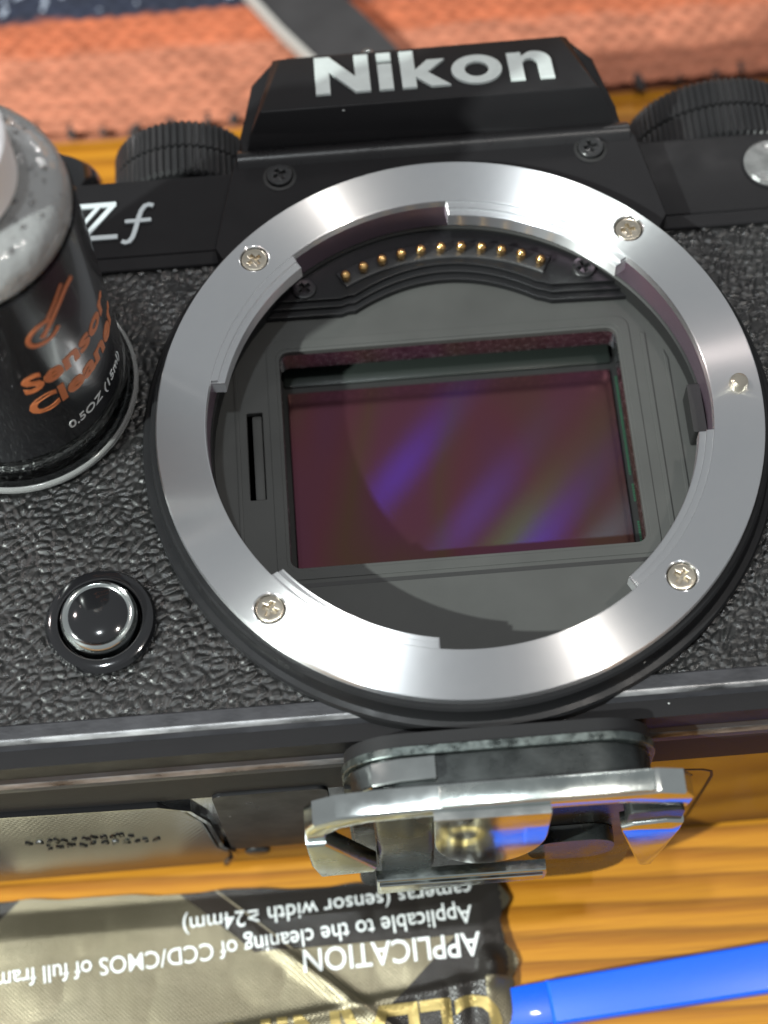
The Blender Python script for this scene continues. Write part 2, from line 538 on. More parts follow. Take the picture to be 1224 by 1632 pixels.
def rrect(x0, y0, x1, y1, r, n=6):
    pts = []
    for cx, cy, a in ((x1 - r, y1 - r, 0), (x0 + r, y1 - r, 90), (x0 + r, y0 + r, 180), (x1 - r, y0 + r, 270)):
        for k in range(n + 1):
            t = math.radians(a + 90 * k / n)
            pts.append((cx + r * math.cos(t), cy + r * math.sin(t)))
    return pts


def extrude(outer, holes, z0, z1, bev=0.0, frame=None, segs=2, bm=None):
    """Flat outline (with holes) pulled from z0 to z1; frame = (origin, u, v, n) places it in space."""
    own = bm is None
    b2 = bmesh.new()
    b2.faces.layers.int.new('flat_cap')
    edges = []
    for loop in [outer] + list(holes):
        vs = [b2.verts.new((x, y, z1)) for x, y in loop]
        for i in range(len(vs)):
            edges.append(b2.edges.new((vs[i], vs[(i + 1) % len(vs)])))
    r = bmesh.ops.triangle_fill(b2, use_beauty=True, use_dissolve=False, edges=edges)
    faces = [g for g in r['geom'] if isinstance(g, bmesh.types.BMFace)]
    top = set(b2.verts)
    ex = bmesh.ops.extrude_face_region(b2, geom=faces, use_keep_orig=True)
    nv = [g for g in ex['geom'] if isinstance(g, bmesh.types.BMVert)]
    for v in nv:
        v.co.z = z0
    bmesh.ops.recalc_face_normals(b2, faces=b2.faces)
    if bev:
        es = []
        for e in b2.edges:
            if e.verts[0] in top and e.verts[1] in top and len(e.link_faces) == 2:
                zs = [abs(f.normal.z) for f in e.link_faces]
                if max(zs) > 0.9 and min(zs) < 0.1:
                    es.append(e)
        bmesh.ops.bevel(b2, geom=es, offset=bev, segments=segs, profile=0.5, affect='EDGES', clamp_overlap=True)
    if frame:
        o, u, v, n = [Vector(t) for t in frame]
        for vt in b2.verts:
            vt.co = o + u * vt.co.x + v * vt.co.y + n * vt.co.z
    for vt in b2.verts:
        vt.co *= S
    if own:
        return b2
    me = bpy.data.meshes.new('tmp')
    b2.to_mesh(me)
    b2.free()
    bm.from_mesh(me)
    bpy.data.meshes.remove(me)
    return bm


def lathe(profile, n=64, axis='z', center=(0, 0, 0), closed=False, bm=None, rfun=None):
    bm = bm or bmesh.new()
    c = Vector(center)
    rings = []
    for (r, h) in profile:
        ring = []
        if r <= 1e-6:
            p = Vector((0, 0, h)) if axis == 'z' else Vector((0, h, 0))
            ring = [bm.verts.new((c + p) * S)]
        else:
            for k in range(n):
                a = 2 * math.pi * k / n
                rr = r if rfun is None else r + rfun(k, r, h)
                p = Vector((rr * math.cos(a), rr * math.sin(a), h)) if axis == 'z' else Vector((rr * math.cos(a), h, rr * math.sin(a)))
                ring.append(bm.verts.new((c + p) * S))
        rings.append(ring)
    seq = list(zip(rings, rings[1:])) + ([(rings[-1], rings[0])] if closed else [])
    for a, b in seq:
        if len(a) == 1 and len(b) == 1:
            continue
        for k in range(n):
            k2 = (k + 1) % n
            if len(a) == 1:
                bm.faces.new((a[0], b[k], b[k2]))
            elif len(b) == 1:
                bm.faces.new((a[k], a[k2], b[0]))
            else:
                bm.faces.new((a[k], a[k2], b[k2], b[k]))
    return bm


def box(x0, y0, z0, x1, y1, z1, bev=0.0, bm=None, segs=2):
    b2 = bmesh.new()
    bmesh.ops.create_cube(b2, size=1)
    for v in b2.verts:
        v.co = Vector(((x0 + x1) / 2 + v.co.x * (x1 - x0), (y0 + y1) / 2 + v.co.y * (y1 - y0), (z0 + z1) / 2 + v.co.z * (z1 - z0))) * S
    if bev:
        bmesh.ops.bevel(b2, geom=list(b2.edges), offset=bev * S, segments=segs, profile=0.5, affect='EDGES', clamp_overlap=True)
    if bm is None:
        return b2
    me = bpy.data.meshes.new('tmp')
    b2.to_mesh(me)
    b2.free()
    bm.from_mesh(me)
    bpy.data.meshes.remove(me)
    return bm


def sweep_x(profile, x0, x1, bm=None):
    """Closed (y, z) outline pulled along x."""
    bm = bm or bmesh.new()
    a = [bm.verts.new(Vector((x0, y, z)) * S) for y, z in profile]
    b = [bm.verts.new(Vector((x1, y, z)) * S) for y, z in profile]
    n = len(profile)
    for k in range(n):
        bm.faces.new((a[k], a[(k + 1) % n], b[(k + 1) % n], b[k]))
    bm.faces.new(a)
    bm.faces.new(b)
    return bm


def text_data(body, size, extrude_mm=0.0, bold=0.0, align='LEFT', shear=0.0, space=1.0):
    cu = bpy.data.curves.new('tmp_text', 'FONT')
    cu.body = body
    cu.size = size
    cu.offset = bold
    cu.extrude = extrude_mm
    cu.align_x = align
    cu.shear = shear
    cu.space_character = space
    cu.resolution_u = 3
    o = bpy.data.objects.new('tmp_text', cu)
    col.objects.link(o)
    dg = bpy.context.evaluated_depsgraph_get()
    me = bpy.data.meshes.new_from_object(o.evaluated_get(dg))
    bpy.data.objects.remove(o)
    bpy.data.curves.remove(cu)
    me.materials.clear()
    return me


def stroke(points, width, z0, z1, bm, frame=None):
    """A flat pen stroke of even width along a polyline."""
    pts = [Vector((p[0], p[1])) for p in points]
    L, R = [], []
    for i, p in enumerate(pts):
        d = (pts[min(i + 1, len(pts) - 1)] - pts[max(i - 1, 0)]).normalized()
        nrm = Vector((-d.y, d.x)) * width / 2
        L.append(tuple(p + nrm))
        R.append(tuple(p - nrm))
    return extrude(L + R[::-1], [], z0, z1, 0.0, frame, bm=bm)


# ------- smooth value noise on arrays, used for leather, foil and cloth relief
def vnoise(x, y, seed=0):
    rng = np.random.RandomState(seed)
    g = rng.rand(257, 257)
    xi = np.floor(x).astype(int)
    yi = np.floor(y).astype(int)
    fx = x - xi
    fy = y - yi
    fx = fx * fx * (3 - 2 * fx)
    fy = fy * fy * (3 - 2 * fy)
    a = g[xi % 256, yi % 256]
    b = g[(xi + 1) % 256, yi % 256]
    c = g[xi % 256, (yi + 1) % 256]
    d = g[(xi + 1) % 256, (yi + 1) % 256]
    return (a * (1 - fx) + b * fx) * (1 - fy) + (c * (1 - fx) + d * fx) * fy


def worley(x, y, seed=0):
    rng = np.random.RandomState(seed)
    jx = rng.rand(256, 256)
    jy = rng.rand(256, 256)
    hh = rng.rand(256, 256)
    xi = np.floor(x).astype(int)
    yi = np.floor(y).astype(int)
    f1 = np.full(x.shape, 9.0)
    f2 = np.full(x.shape, 9.0)
    hv = np.zeros(x.shape)
    for dx in (-1, 0, 1):
        for dy in (-1, 0, 1):
            cx, cy = xi + dx, yi + dy
            px = cx + jx[cx % 256, cy % 256]
            py = cy + jy[cx % 256, cy % 256]
            d = np.hypot(px - x, py - y)
            nf = d < f1
            f2 = np.where(nf, f1, np.minimum(f2, d))
            hv = np.where(nf, hh[cx % 256, cy % 256], hv)
            f1 = np.where(nf, d, f1)
    return f1, f2, hv


def grid_mesh(name, X, Y, Z, keep=None):
    """Grid of points (arrays in mm) to a mesh; keep = boolean mask of cells."""
    ny, nx = X.shape
    V = np.stack([X, Y, Z], -1).reshape(-1, 3) * S
    idx = np.arange(nx * ny).reshape(ny, nx)
    F = np.stack([idx[:-1, :-1], idx[:-1, 1:], idx[1:, 1:], idx[1:, :-1]], -1)
    F = F[keep] if keep is not None else F.reshape(-1, 4)
    used = np.unique(F)
    remap = np.full(nx * ny, -1)
    remap[used] = np.arange(len(used))
    me = bpy.data.meshes.new(name)
    me.from_pydata(V[used].tolist(), [], remap[F].tolist())
    me.update()
    return me


# ------------------------------------------------------------------ the table
TZ = -49.5
tb = box(-420, -380, TZ - 22, 420, 460, TZ, 1.5)
table = finish(tb, 'table', 'wood', None, 30)
table['kind'] = 'structure'

# ------------------------------------------------------------------ the camera
camera = thing('mirrorless_camera', 'black camera body lying on its back, lens mount open, sensor showing, white lettering', 'camera', (0, 0, TZ))
XL, XR = -78.0, 64.0

# body shell with the round throat through it
b = extrude(rrect(XL, -34.6, XR, 37.2, 4.0), [circle(29.2, 96)], -48.8, -5.3)
finish(b, 'body_shell', 'black_paint', camera)


finish(box(-40, -24, TZ + 0.02, 40, 26, -48.7, 0.2), 'rear_screen', 'black_plastic', camera)


# leather: pebbled relief as real geometry
def leather(x0, x1, y0, y1, seed):
    xs = np.arange(x0, x1 + 1e-6, 0.17)
    ys = np.arange(y0, y1 + 1e-6, 0.17)
    X, Y = np.meshgrid(xs, ys)
    wx = (vnoise(X / 3.1 + 40, Y / 3.1 + 40, seed) - 0.5) * 0.8
    wy = (vnoise(X / 3.1 + 90, Y / 3.1 + 10, seed + 1) - 0.5) * 0.8
    U = X + wx + 200
    W = Y + wy + 200
    a = math.radians(-32)
    P = (U * math.cos(a) - W * math.sin(a)) / 1.2 + 90
    Q = (U * math.sin(a) + W * math.cos(a)) / 0.98 + 300
    f1, f2, hv = worley(P, Q, seed + 3)
    e = np.clip((f2 - f1) / 0.46, 0, 1)
    e = e * e * (3 - 2 * e)
    Z = -4.95 + 0.22 * e * (0.5 + 0.5 * hv) + 0.07 * vnoise(X / 0.45 + 50, Y / 0.45 + 50, seed + 5) + 0.12 * (vnoise(X / 5 + 9, Y / 5 + 70, seed + 7) - 0.5)
    cx = (X[:-1, :-1] + X[1:, 1:]) / 2
    cy = (Y[:-1, :-1] + Y[1:, 1:]) / 2
    keep = np.hypot(cx, cy) > 33.6
    me = grid_mesh('leather_covering', X, Y, Z, keep)
    return link_mesh(me, 'leather_covering', 'leather', camera, 180)


leather(XL + 0.5, -14.0, -30.3, 24.3, 11)
leather(14.0, XR - 0.5, -30.3, 24.3, 23)

# bottom trim strip (front lip, slope, edge)
trim_prof = [(-30.2, -6.0), (-30.2, -4.45), (-30.35, -4.3), (-31.9, -4.3), (-32.3, -4.55), (-35.0, -9.7), (-35.2, -10.3), (-35.2, -11.6), (-31.0, -11.6), (-31.0, -6.0)]
bm = sweep_x(trim_prof, XL, -0.5)
bm2 = sweep_x(trim_prof, -0.5, XR, bm)
bmesh.ops.remove_doubles(bm2, verts=bm2.verts, dist=1e-7)
# take out the inner wall at the join
for f in [f for f in bm2.faces if all(abs(v.co.x + 0.0005) < 1e-7 for v in f.verts)]:
    bm2.faces.remove(f)
finish(bm2, 'bottom_trim', 'trim', camera, 20)

finish(sweep_x([(-31.0, -11.8), (-34.9, -11.8), (-35.05, -12.0), (-35.05, -19.4), (-35.0, -19.6), (-31.0, -19.6)], XL + 0.1, XR - 0.1), 'trim_band', 'rubber', camera, 20)
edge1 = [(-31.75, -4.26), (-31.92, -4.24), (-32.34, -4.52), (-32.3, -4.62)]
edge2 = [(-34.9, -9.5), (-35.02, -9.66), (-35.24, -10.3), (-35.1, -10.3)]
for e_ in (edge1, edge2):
    finish(sweep_x(e_, XL + 0.2, XR - 0.2), 'worn_edge_highlight', 'worn', camera, 60)  # rubbed bevel edges, their bright highlight lines put into the pale colour

# glossy base plate with battery door, label print, screw
plate = finish(box(XL + 1, -34.95, -48.4, XR - 1, -34.4, -19.8, 0.0), 'base_plate', 'bottom_gloss', camera)
YF = ((0, -34.95, 0), (1, 0, 0), (0, 0, 1), (0, -1, 0))          # drawing frame on the base: x, z


door_out = [(-76, -18.4), (-36.5, -20.6), (-33.6, -22.8), (-32.2, -27.5), (-31.7, -38.6), (-30.6, -41.2), (-30.6, -43.2), (-32.0, -46.4), (-76, -47.6)]
finish(extrude(door_out, [], 0.0, 0.55, 0.25, YF), 'battery_door', 'door_gloss', camera)
door = col.objects[-1] if False else bpy.data.objects['battery_door']
rim = bmesh.new()
stroke([(-76, -17.9), (-36.3, -20.0), (-33.1, -22.3), (-31.6, -27.4), (-31.1, -38.4), (-30.0, -41.0), (-30.0, -43.4), (-31.6, -47.2)], 0.5, 0.0, 0.75, rim, YF)
finish(rim, 'door_rim', 'dark_gloss', camera)
# worn moulded marks, too rubbed to read
rk = random.Random(12)
mk = bmesh.new()
for row, (xa, xb, zz) in enumerate(((-53.0, -40.5, -31.0), (-51.0, -38.5, -33.6))):
    xk = xa
    while xk < xb:
        w = rk.uniform(0.5, 0.9)
        for _ in range(2):
            stroke([(xk + rk.uniform(0, 0.3), zz + rk.uniform(-0.2, 1.6)), (xk + w, zz + rk.uniform(-0.2, 1.6))], 0.34, 0.5, 0.72, mk, YF)
        xk += w + rk.uniform(0.2, 0.6)
finish(mk, 'moulded_marks', 'dark_gloss', door, 0)
# base screw and hinge cover, the cover enlarged to stand for a dark reflection
finish(extrude(rrect(-30.2, -40.6, -17.5, -18.2, 1.2), [], 0.0, 0.5, 0.2, YF), 'hinge_cover', 'black_plastic', camera)
finish(lathe([(0, -35.35), (1.3, -35.35), (1.55, -35.2), (1.6, -34.9)], 28, 'y', (-27.3, 0, -43.6)), 'base_screw', 'screw_black', camera)
# printed frame and signs on the right of the base
pr = bmesh.new()
stroke([(4, -23.6), (22.8, -23.9), (24.6, -24.3), (25.7, -25.2), (26.0, -26.9), (25.9, -30), (25.3, -43.4), (24.6, -45.2), (4, -46)], 0.34, 0.02, 0.05, pr, YF)
finish(pr, 'printed_frame', 'print_black', camera, 0)
pr = bmesh.new()
stroke([(19.2, -28.2), (20.4, -27.2), (21.6, -27.9), (22.8, -26.6), (23.6, -26.0)], 0.5, 0.02, 0.05, pr, YF)
stroke([(20.0, -26.4), (21.2, -26.2), (22.4, -26.0)], 0.4, 0.02, 0.05, pr, YF)
stroke([(20.8, -29.8), (22.0, -30.6), (23.0, -30.4)], 0.4, 0.02, 0.05, pr, YF)
stroke([(35.9, -39.4), (36.6, -40.4), (35.9, -41.4)], 0.5, 0.02, 0.05, pr, YF)
finish(pr, 'printed_sign', 'print_black', camera, 0)

# top plates left and right of the finder hump
for sgn, xa, xb in ((-1, XL, -23.2), (1, 24.0, XR)):
    prof = [(26.4, -9.0), (26.4, -5.15), (26.6, -4.95), (36.6, -4.95), (37.3, -5.2), (37.7, -5.9), (37.8, -7.0), (37.8, -46), (26.4, -46)]
    finish(sweep_x(prof, min(xa, xb), max(xa, xb)), 'top_plate', 'black_paint', camera, 25)
    prof = [(24.2, -9), (24.2, -4.55), (24.35, -4.4), (25.9, -4.4), (26.1, -4.6), (26.1, -9)]
    finish(sweep_x(prof, min(xa, xb) - (2 if sgn > 0 else 0), max(xa, xb) + (2 if sgn < 0 else 0)), 'top_plate_lip', 'black_paint', camera, 25)

# finder hump: front plate, housing, sloping name face
fp = [(30.5 * math.cos(math.radians(140 - k * 4)), 30.5 * math.sin(math.radians(140 - k * 4))) for k in range(26)] + [(26.4, 24.6), (24.4, 35.6), (24.0, 36.6), (22.9, 37.9), (-22.4, 37.9), (-23.0, 36.6), (-23.4, 35.6), (-25.8, 24.6)]
fpo = finish(extrude(fp, [], -9.0, -1.8, 1.1, None, 7), 'finder_front_plate', 'black_paint', camera, 40)


def loft(rings, bm=None):
    bm = bm or bmesh.new()
    vs = [[bm.verts.new(Vector(p) * S) for p in r] for r in rings]
    n = len(rings[0])
    for a, c in zip(vs, vs[1:]):
        for k in range(n):
            bm.faces.new((a[k], a[(k + 1) % n], c[(k + 1) % n], c[k]))
    bm.faces.new(vs[0])
    bm.faces.new(vs[-1])
    return bm


ridge = [(35.4 + 2.6 * (k / 12.0), -1.82 + 0.75 * math.sin(math.pi * k / 12.0)) for k in range(13)] + [(38.0, -3.0), (35.4, -3.0)]
finish(sweep_x(ridge, -22.7, 23.6), 'ledge_ridge', 'ridge', camera, 40)
# hump body behind the face, seen as bevelled shoulders
hump = [(-22.6, 37.0), (23.2, 37.0), (22.6, 40.5), (20.8, 48.2), (17.9, 51.6), (-17.9, 51.4), (-20.7, 48.0), (-22.3, 40.5)]
hb = loft([[(x, y, -2.2) for x, y in hump], [(x * 1.0, y + 0.2, -4.2) for x, y in hump], [(x * 1.02, y, -38) for x, y in hump]])
bmesh.ops.bevel(hb, geom=[e for e in hb.edges if abs(e.verts[0].co.z + 0.0022) < 1e-6 and abs(e.verts[1].co.z + 0.0022) < 1e-6], offset=0.5 * S, segments=3, profile=0.5, affect='EDGES')
finish(hb, 'finder_housing', 'black_paint', camera, 40)
# name face wedge: bottom edge stands forward, top edge falls back
lo_x, hi_x = 20.0, 17.0
wedge = loft([
    [(-21.6, 38.0, -2.3), (22.0, 38.0, -2.3), (18.2, 51.0, -2.3), (-18.2, 50.8, -2.3)],
    [(-20.9, 38.9, 0.4), (21.3, 38.9, 0.4), (17.9, 50.95, -1.5), (-17.9, 50.75, -1.5)],
    [(-19.6, 39.8, 3.0), (20.0, 39.8, 3.0), (17.0, 50.8, -1.0), (-17.1, 50.6, -1.0)]])
bmesh.ops.bevel(wedge, geom=[e for e in wedge.edges if (e.verts[0].co.z > -0.0011 and e.verts[1].co.z > -0.0011 and (e.verts[0].co.z > 0.002 or e.verts[0].co.z < -0.0009 or e.verts[1].co.z > 0.002)) and
                                not (abs(abs(e.verts[0].co.x) - 0.0209) < 0.0006)], offset=0.35 * S, segments=3, profile=0.5, affect='EDGES')
finish(wedge, 'name_face', 'black_paint', camera, 40)
fn = Vector((0, 4.0, 11.0)).normalized()
fv = Vector((0, 11.0, -4.0)).normalized()
FACE = ((0, 39.8, 3.0), (1, 0, 0), tuple(fv), tuple(fn))
H = 8.1
WX = 7.55


def arc(cx, cy, rx, ry, a0, a1, n=14):
    return [(cx + rx * math.cos(math.radians(a0 + (a1 - a0) * k / n)), cy + ry * math.sin(math.radians(a0 + (a1 - a0) * k / n))) for k in range(n + 1)]


glyphs = [
    ([[(0, 0), (.23, 0), (.23, .58), (.62, 0), (.86, 0), (.86, 1), (.63, 1), (.63, .42), (.24, 1), (0, 1)]], [], .86),
    ([[(0, 0), (.23, 0), (.23, .695), (0, .695)], [(0, .80), (.23, .80), (.23, 1), (0, 1)]], [], .23),
    ([[(0, 0), (.23, 0), (.23, .27), (.45, 0), (.76, 0), (.42, .39), (.71, .72), (.43, .72), (.23, .47), (.23, 1), (0, 1)]], [], .74),
    ([arc(.40, .37, .40, .385, 0, 360, 40)[:-1]], [arc(.40, .37, .185, .205, 0, 360, 32)[:-1]], .80),
    ([[(0, 0), (.23, 0)] + [(.23, .36)] + arc(.345, .40, .115, .15, 180, 0, 12) + [(.46, 0), (.69, 0)] + arc(.43, .46, .26, .28, 0, 110, 14) + [(.23, .63), (.23, .73), (0, .73)]], [], .69)]
gaps = [.13, .13, .05, .10, 0]
xpos = -12.9
for (outs, holes, wdt), gp in zip(glyphs, gaps):
    lb = bmesh.new()
    for out in outs:
        extrude([(xpos + x * WX, 2.3 + y * H) for x, y in out], [[(xpos + x * WX, 2.3 + y * H) for x, y in h] for h in holes] if len(outs) == 1 else [], -0.1, 0.36, 0.10, FACE, 2, lb)
    finish(lb, 'letter', 'white_enamel', bpy.data.objects['name_face'], 40)
    xpos += (wdt + gp) * WX

# model badge on the left top plate
TPF = ((0, 0, -4.95), (1, 0, 0), (0, 1, 0), (0, 0, 1))
zb = bmesh.new()
stroke([(-42.6, 33.9), (-37.6, 33.9)], 0.62, 0, 0.28, zb, TPF)
stroke([(-42.0, 29.3), (-37.5, 29.3)], 0.62, 0, 0.28, zb, TPF)
stroke([(-37.9, 33.8), (-41.5, 29.4)], 0.62, 0, 0.30, zb, TPF)
stroke([(-39.6, 33.75), (-42.4, 30.3)], 0.5, 0, 0.29, zb, TPF)
finish(zb, 'badge_letter', 'logo_silver', camera, 30)
fb = bmesh.new()
curve = [(-37.0, 28.6), (-36.6, 28.35), (-36.1, 28.5), (-35.7, 29.1), (-35.35, 30.2), (-35.0, 31.6), (-34.65, 32.7), (-34.2, 33.35), (-33.7, 33.5), (-33.2, 33.3)]
stroke(curve, 0.55, 0, 0.28, fb, TPF)
stroke([(-36.6, 31.3), (-33.5, 31.35)], 0.5, 0, 0.29, fb, TPF)
finish(fb, 'badge_letter', 'logo_silver', camera, 30)


# screws with a cross recess, one mesh shared by each kind
def cross(w, l):
    return [(w, w), (w, l), (-w, l), (-w, w), (-l, w), (-l, -w), (-w, -w), (-w, -l), (w, -l), (w, -w), (l, -w), (l, w)]


def screw_mesh(name, r, mat, rim=True):
    bm = bmesh.new()
    extrude(circle(r, 40), [cross(r * 0.13, r * 0.52)], -1.0, 0.0, r * 0.13, None, 3, bm)
    lathe([(0, -0.55), (r * 0.6, -0.55)], 24, bm=bm)
    me = bpy.data.meshes.new(name)
    bmesh.ops.recalc_face_normals(bm, faces=bm.faces)
    bm.to_mesh(me)
    bm.free()
    me.materials.append(M[mat])
    me.shade_smooth()
    me.set_sharp_from_angle(angle=math.radians(19))
    return me


def put(me, name, parent, loc, rotz=0.0):
    o = bpy.data.objects.new(name, me)
    col.objects.link(o)
    o.location = Vector(loc) * S
    o.rotation_euler = (0, 0, rotz)
    attach(o, parent)
    return o


black_screw = screw_mesh('screw', 1.5, 'screw_black')
for x, y, rz in ((-17.9, 33.9, 0.5), (18.8, 34.5, 0.2)):
    put(black_screw, 'screw', fpo, (x, y, -1.2), rz)
    finish(lathe([(1.6, -1.7), (1.95, -1.76), (1.95, -3), (1.6, -3)], 36, closed=True, center=(x, y, 0)), 'screw_well', 'interior_dark', fpo)

# ---------------- lens mount
b = lathe([(29.0, -9), (34.9, -9), (34.9, -3.9), (34.7, -3.6), (34.1, -3.5), (33.9, -3.2), (33.75, -1.4), (33.5, -1.15), (29.0, -1.15)], 128, closed=True)
finish(b, 'mount_base', 'black_plastic', camera, 30)

TABS = [(127.5, 167.0), (41.0, 88.0), (-53.0, -9.0), (-141.0, -99.0)]
RI, RT, RO = 27.5, 26.0, 33.0
screw_xy = [(-21.3, 21.6), (21.4, 21.8), (-21.6, -21.3), (21.2, -21.3)]
ring_bm = extrude(circle(RO, 160), [circle(RI, 160)] + [circle(1.62, 32, p) for p in screw_xy], -1.15, 0.0, 0.16, None, 2)
ring = finish(ring_bm, 'mount_ring', 'steel', camera, 32)
lip_bm = lathe([(RI + 0.35, -0.75), (RI + 0.06, -0.75), (RI + 0.06, -5.0), (RI + 0.35, -5.0)], 128, closed=True)
finish(lip_bm, 'ring_skirt', 'skirt', ring, 32)
for a0, a1 in TABS:
    n = 26
    arcs = lambda r, d=0.0: [(r * math.cos(math.radians(a0 + d + (a1 - a0 - 2 * d) * k / n)), r * math.sin(math.radians(a0 + d + (a1 - a0 - 2 * d) * k / n))) for k in range(n + 1)]
    tbm = extrude(arcs(RI + 0.2) + arcs(RT, 0.6)[::-1], [], -2.7, -0.75, 0.15, None, 2)
    extrude(arcs(RI + 0.2, 0.2) + arcs(RT + 0.75, 0.6)[::-1], [], -0.76, -0.28, 0.08, None, 2, tbm)
    finish(tbm, 'bayonet_tab', 'steel', ring, 40)
steel_screw = screw_mesh('screw', 1.5, 'screw_steel')
for (x, y), rz in zip(screw_xy, (0.6, 0.1, 1.1, 0.9)):
    put(steel_screw, 'screw', ring, (x, y, -0.12), rz)
finish(lathe([(0, 0.95), (0.6, 0.95), (0.92, 0.75), (1.05, 0.35), (1.05, -1.1)], 36, center=(30.6, 0.7, 0)), 'lock_pin', 'screw_steel', ring, 30)

# ---------------- inside the throat
finish(lathe([(28.6, -5.1), (27.7, -5.1), (27.6, -5.3), (27.4, -5.5), (27.4, -8.2), (28.6, -8.2)], 128, closed=True), 'throat_wall', 'interior_dark', camera, 30)
OP = rrect(-19.5, -13.55, 19.6, 13.75, 1.1, 5)
slot = rrect(-23.6, -4.9, -21.8, 6.1, 0.12, 2)
fl = extrude(circle(28.4, 128), [OP, slot], -8.8, -8.0, 0.12, None, 2)
floor_o = finish(fl, 'sensor_box_floor', 'interior', camera, 30)
# raised surround steps, left and right runners and the low rib
finish(extrude(rrect(-21.0, -15.0, 21.1, 15.2, 1.6, 5), [rrect(-19.9, -13.95, 20.0, 14.15, 1.2, 5)], -8.1, -7.9, 0.06, None, 2), 'opening_surround', 'interior', floor_o, 30)
finish(box(-24.9, -17.5, -8.1, -24.45, 14.5, -7.88, 0.05), 'floor_rib', 'interior', floor_o)
finish(box(-19.4, -15.95, -8.1, 20.4, -15.45, -8.0 + 0.02, 0.0), 'floor_groove', 'interior_dark', floor_o)
# dark blade in the slot
finish(box(-23.0, -4.7, -9.6, -21.9, 5.9, -8.5, 0.1), 'slot_blade', 'interior', floor_o)
# sloped corner walls on the right and side runners
for pts in ([(22.3, -12), (22.8, -12), (22.8, 12.5), (22.3, 12.8)], [(24.6, -10.5), (25.0, -10.5), (25.0, 9.0), (24.6, 10.2)]):
    finish(extrude(pts, [], -8.1, -7.85, 0.05, None, 2), 'floor_rib', 'interior', floor_o)
# right latch slot
finish(extrude(rrect(25.9, -2.4, 27.4, 3.6, 0.2, 2), [], -7.9, -4.6, 0.1), 'latch_block', 'interior_dark', camera, 30)

# contact block: a crescent with stepped lower edge
def chord_pts(dy, xw, n=24):
    """lower edge of the block, dropping in three steps towards the sensor"""
    pts = [(-xw, 19.3 + dy), (-11.9, 19.2 + dy), (-11.0, 19.5 + dy)]
    for k in range(n + 1):
        t = -1 + 2 * k / n
        x = 0.35 + t * 10.6
        pts.append((x, 22.9 + dy - 3.3 * t * t - 0.1))
    pts += [(11.7, 19.3 + dy), (12.6, 18.9 + dy), (xw, 18.7 + dy)]
    return pts


def block_outline(dy, r=27.6, xw=19.6):
    low = chord_pts(dy, xw)
    a1 = math.degrees(math.atan2(low[-1][1], math.sqrt(max(0, r * r - low[-1][1] ** 2))))
    a0 = math.degrees(math.atan2(low[0][1], -math.sqrt(max(0, r * r - low[0][1] ** 2))))
    up = [(r * math.cos(math.radians(a1 + (a0 - a1) * k / 40)), r * math.sin(math.radians(a1 + (a0 - a1) * k / 40))) for k in range(41)]
    return low + up


blk = bmesh.new()
extrude(block_outline(0.0), [], -8.1, -5.9, 0.12, None, 2, blk)
extrude(block_outline(-0.7), [], -8.1, -6.5, 0.10, None, 2, blk)
extrude(block_outline(-1.4), [], -8.1, -7.1, 0.10, None, 2, blk)
block = finish(blk, 'contact_block', 'block', camera, 30)
# the tray the pins sit in
tray_low = [(24.9 + 0.0) for _ in range(1)]
def tray(off):
    up = [(0.35 + (24.6 + off) * math.sin(math.radians(t)), 0.1 + (24.6 + off) * math.cos(math.radians(t))) for t in np.linspace(-29.5, 29.5, 30)]
    return up


tr = tray(1.0) + tray(-1.3)[::-1]
finish(extrude(tr, [], -6.0, -5.55, 0.25, None, 3), 'contact_tray', 'tray', block, 30)
pin_bm = lathe([(0, 1.5), (0.28, 1.46), (0.52, 1.22), (0.60, 0.9), (0.56, 0.6), (0.42, 0.42), (0.42, 0.0)], 24)
pin0 = finish(pin_bm, 'contact_pin', 'gold', block, 60, (-11.3, 22.0, -5.6))
angs = np.linspace(-28.2, 27.6, 11)
for k, t in enumerate(angs):
    x = 0.35 + 24.25 * math.sin(math.radians(t))
    y = 0.1 + 24.25 * math.cos(math.radians(t))
    if k == 0:
        pin0.location = Vector((x, y, -5.6)) * S
    else:
        copy_obj(pin0, block, (x, y, -5.6))
inner_screw = screw_mesh('screw', 1.4, 'screw_black')
for x, y, rz in ((-16.0, 20.7, 0.7), (16.6, 20.7, 0.3)):
    put(inner_screw, 'screw', block, (x, y, -5.45), rz)
# shutter frame walls and sensor
fr = extrude(rrect(-20.6, -14.6, 20.7, 14.8, 1.2, 5), [rrect(-19.6, -13.65, 19.7, 13.9, 1.0, 5)], -12.1, -8.9, 0)
finish(fr, 'shutter_frame', 'shutter_bar', camera, 30)
sens = finish(box(-19.0, -13.2, -15.6, 19.3, 12.1, -15.0, 0.0), 'image_sensor', 'sensor', camera)
finish(extrude(rrect(-22, -16, 22, 16.5, 0.5, 2), [rrect(-19.15, -13.4, 19.45, 12.25, 0.5, 3)], -17.0, -15.25, 0), 'sensor_package', 'interior_dark', sens, 30)
finish(box(-19.4, 12.95, -15.3, 19.5, 16, -14.75, 0.05), 'sensor_ledge', 'sensor_frame', sens)
padm = None
for y0, y1 in ((-1.8, 11.2), (-5.2, -2.9), (-10.6, -7.7)):
    y = y0
    while y < y1:
        if padm is None:
            padm = finish(box(-0.11, -0.075, 0, 0.11, 0.075, 0.06), 'bond_pad', 'trace', sens, 0, (19.95, y, -15.24))
        else:
            copy_obj(padm, sens, (19.95 + (0.12 if y < -2 else 0), y, -15.24))
        y += 0.33

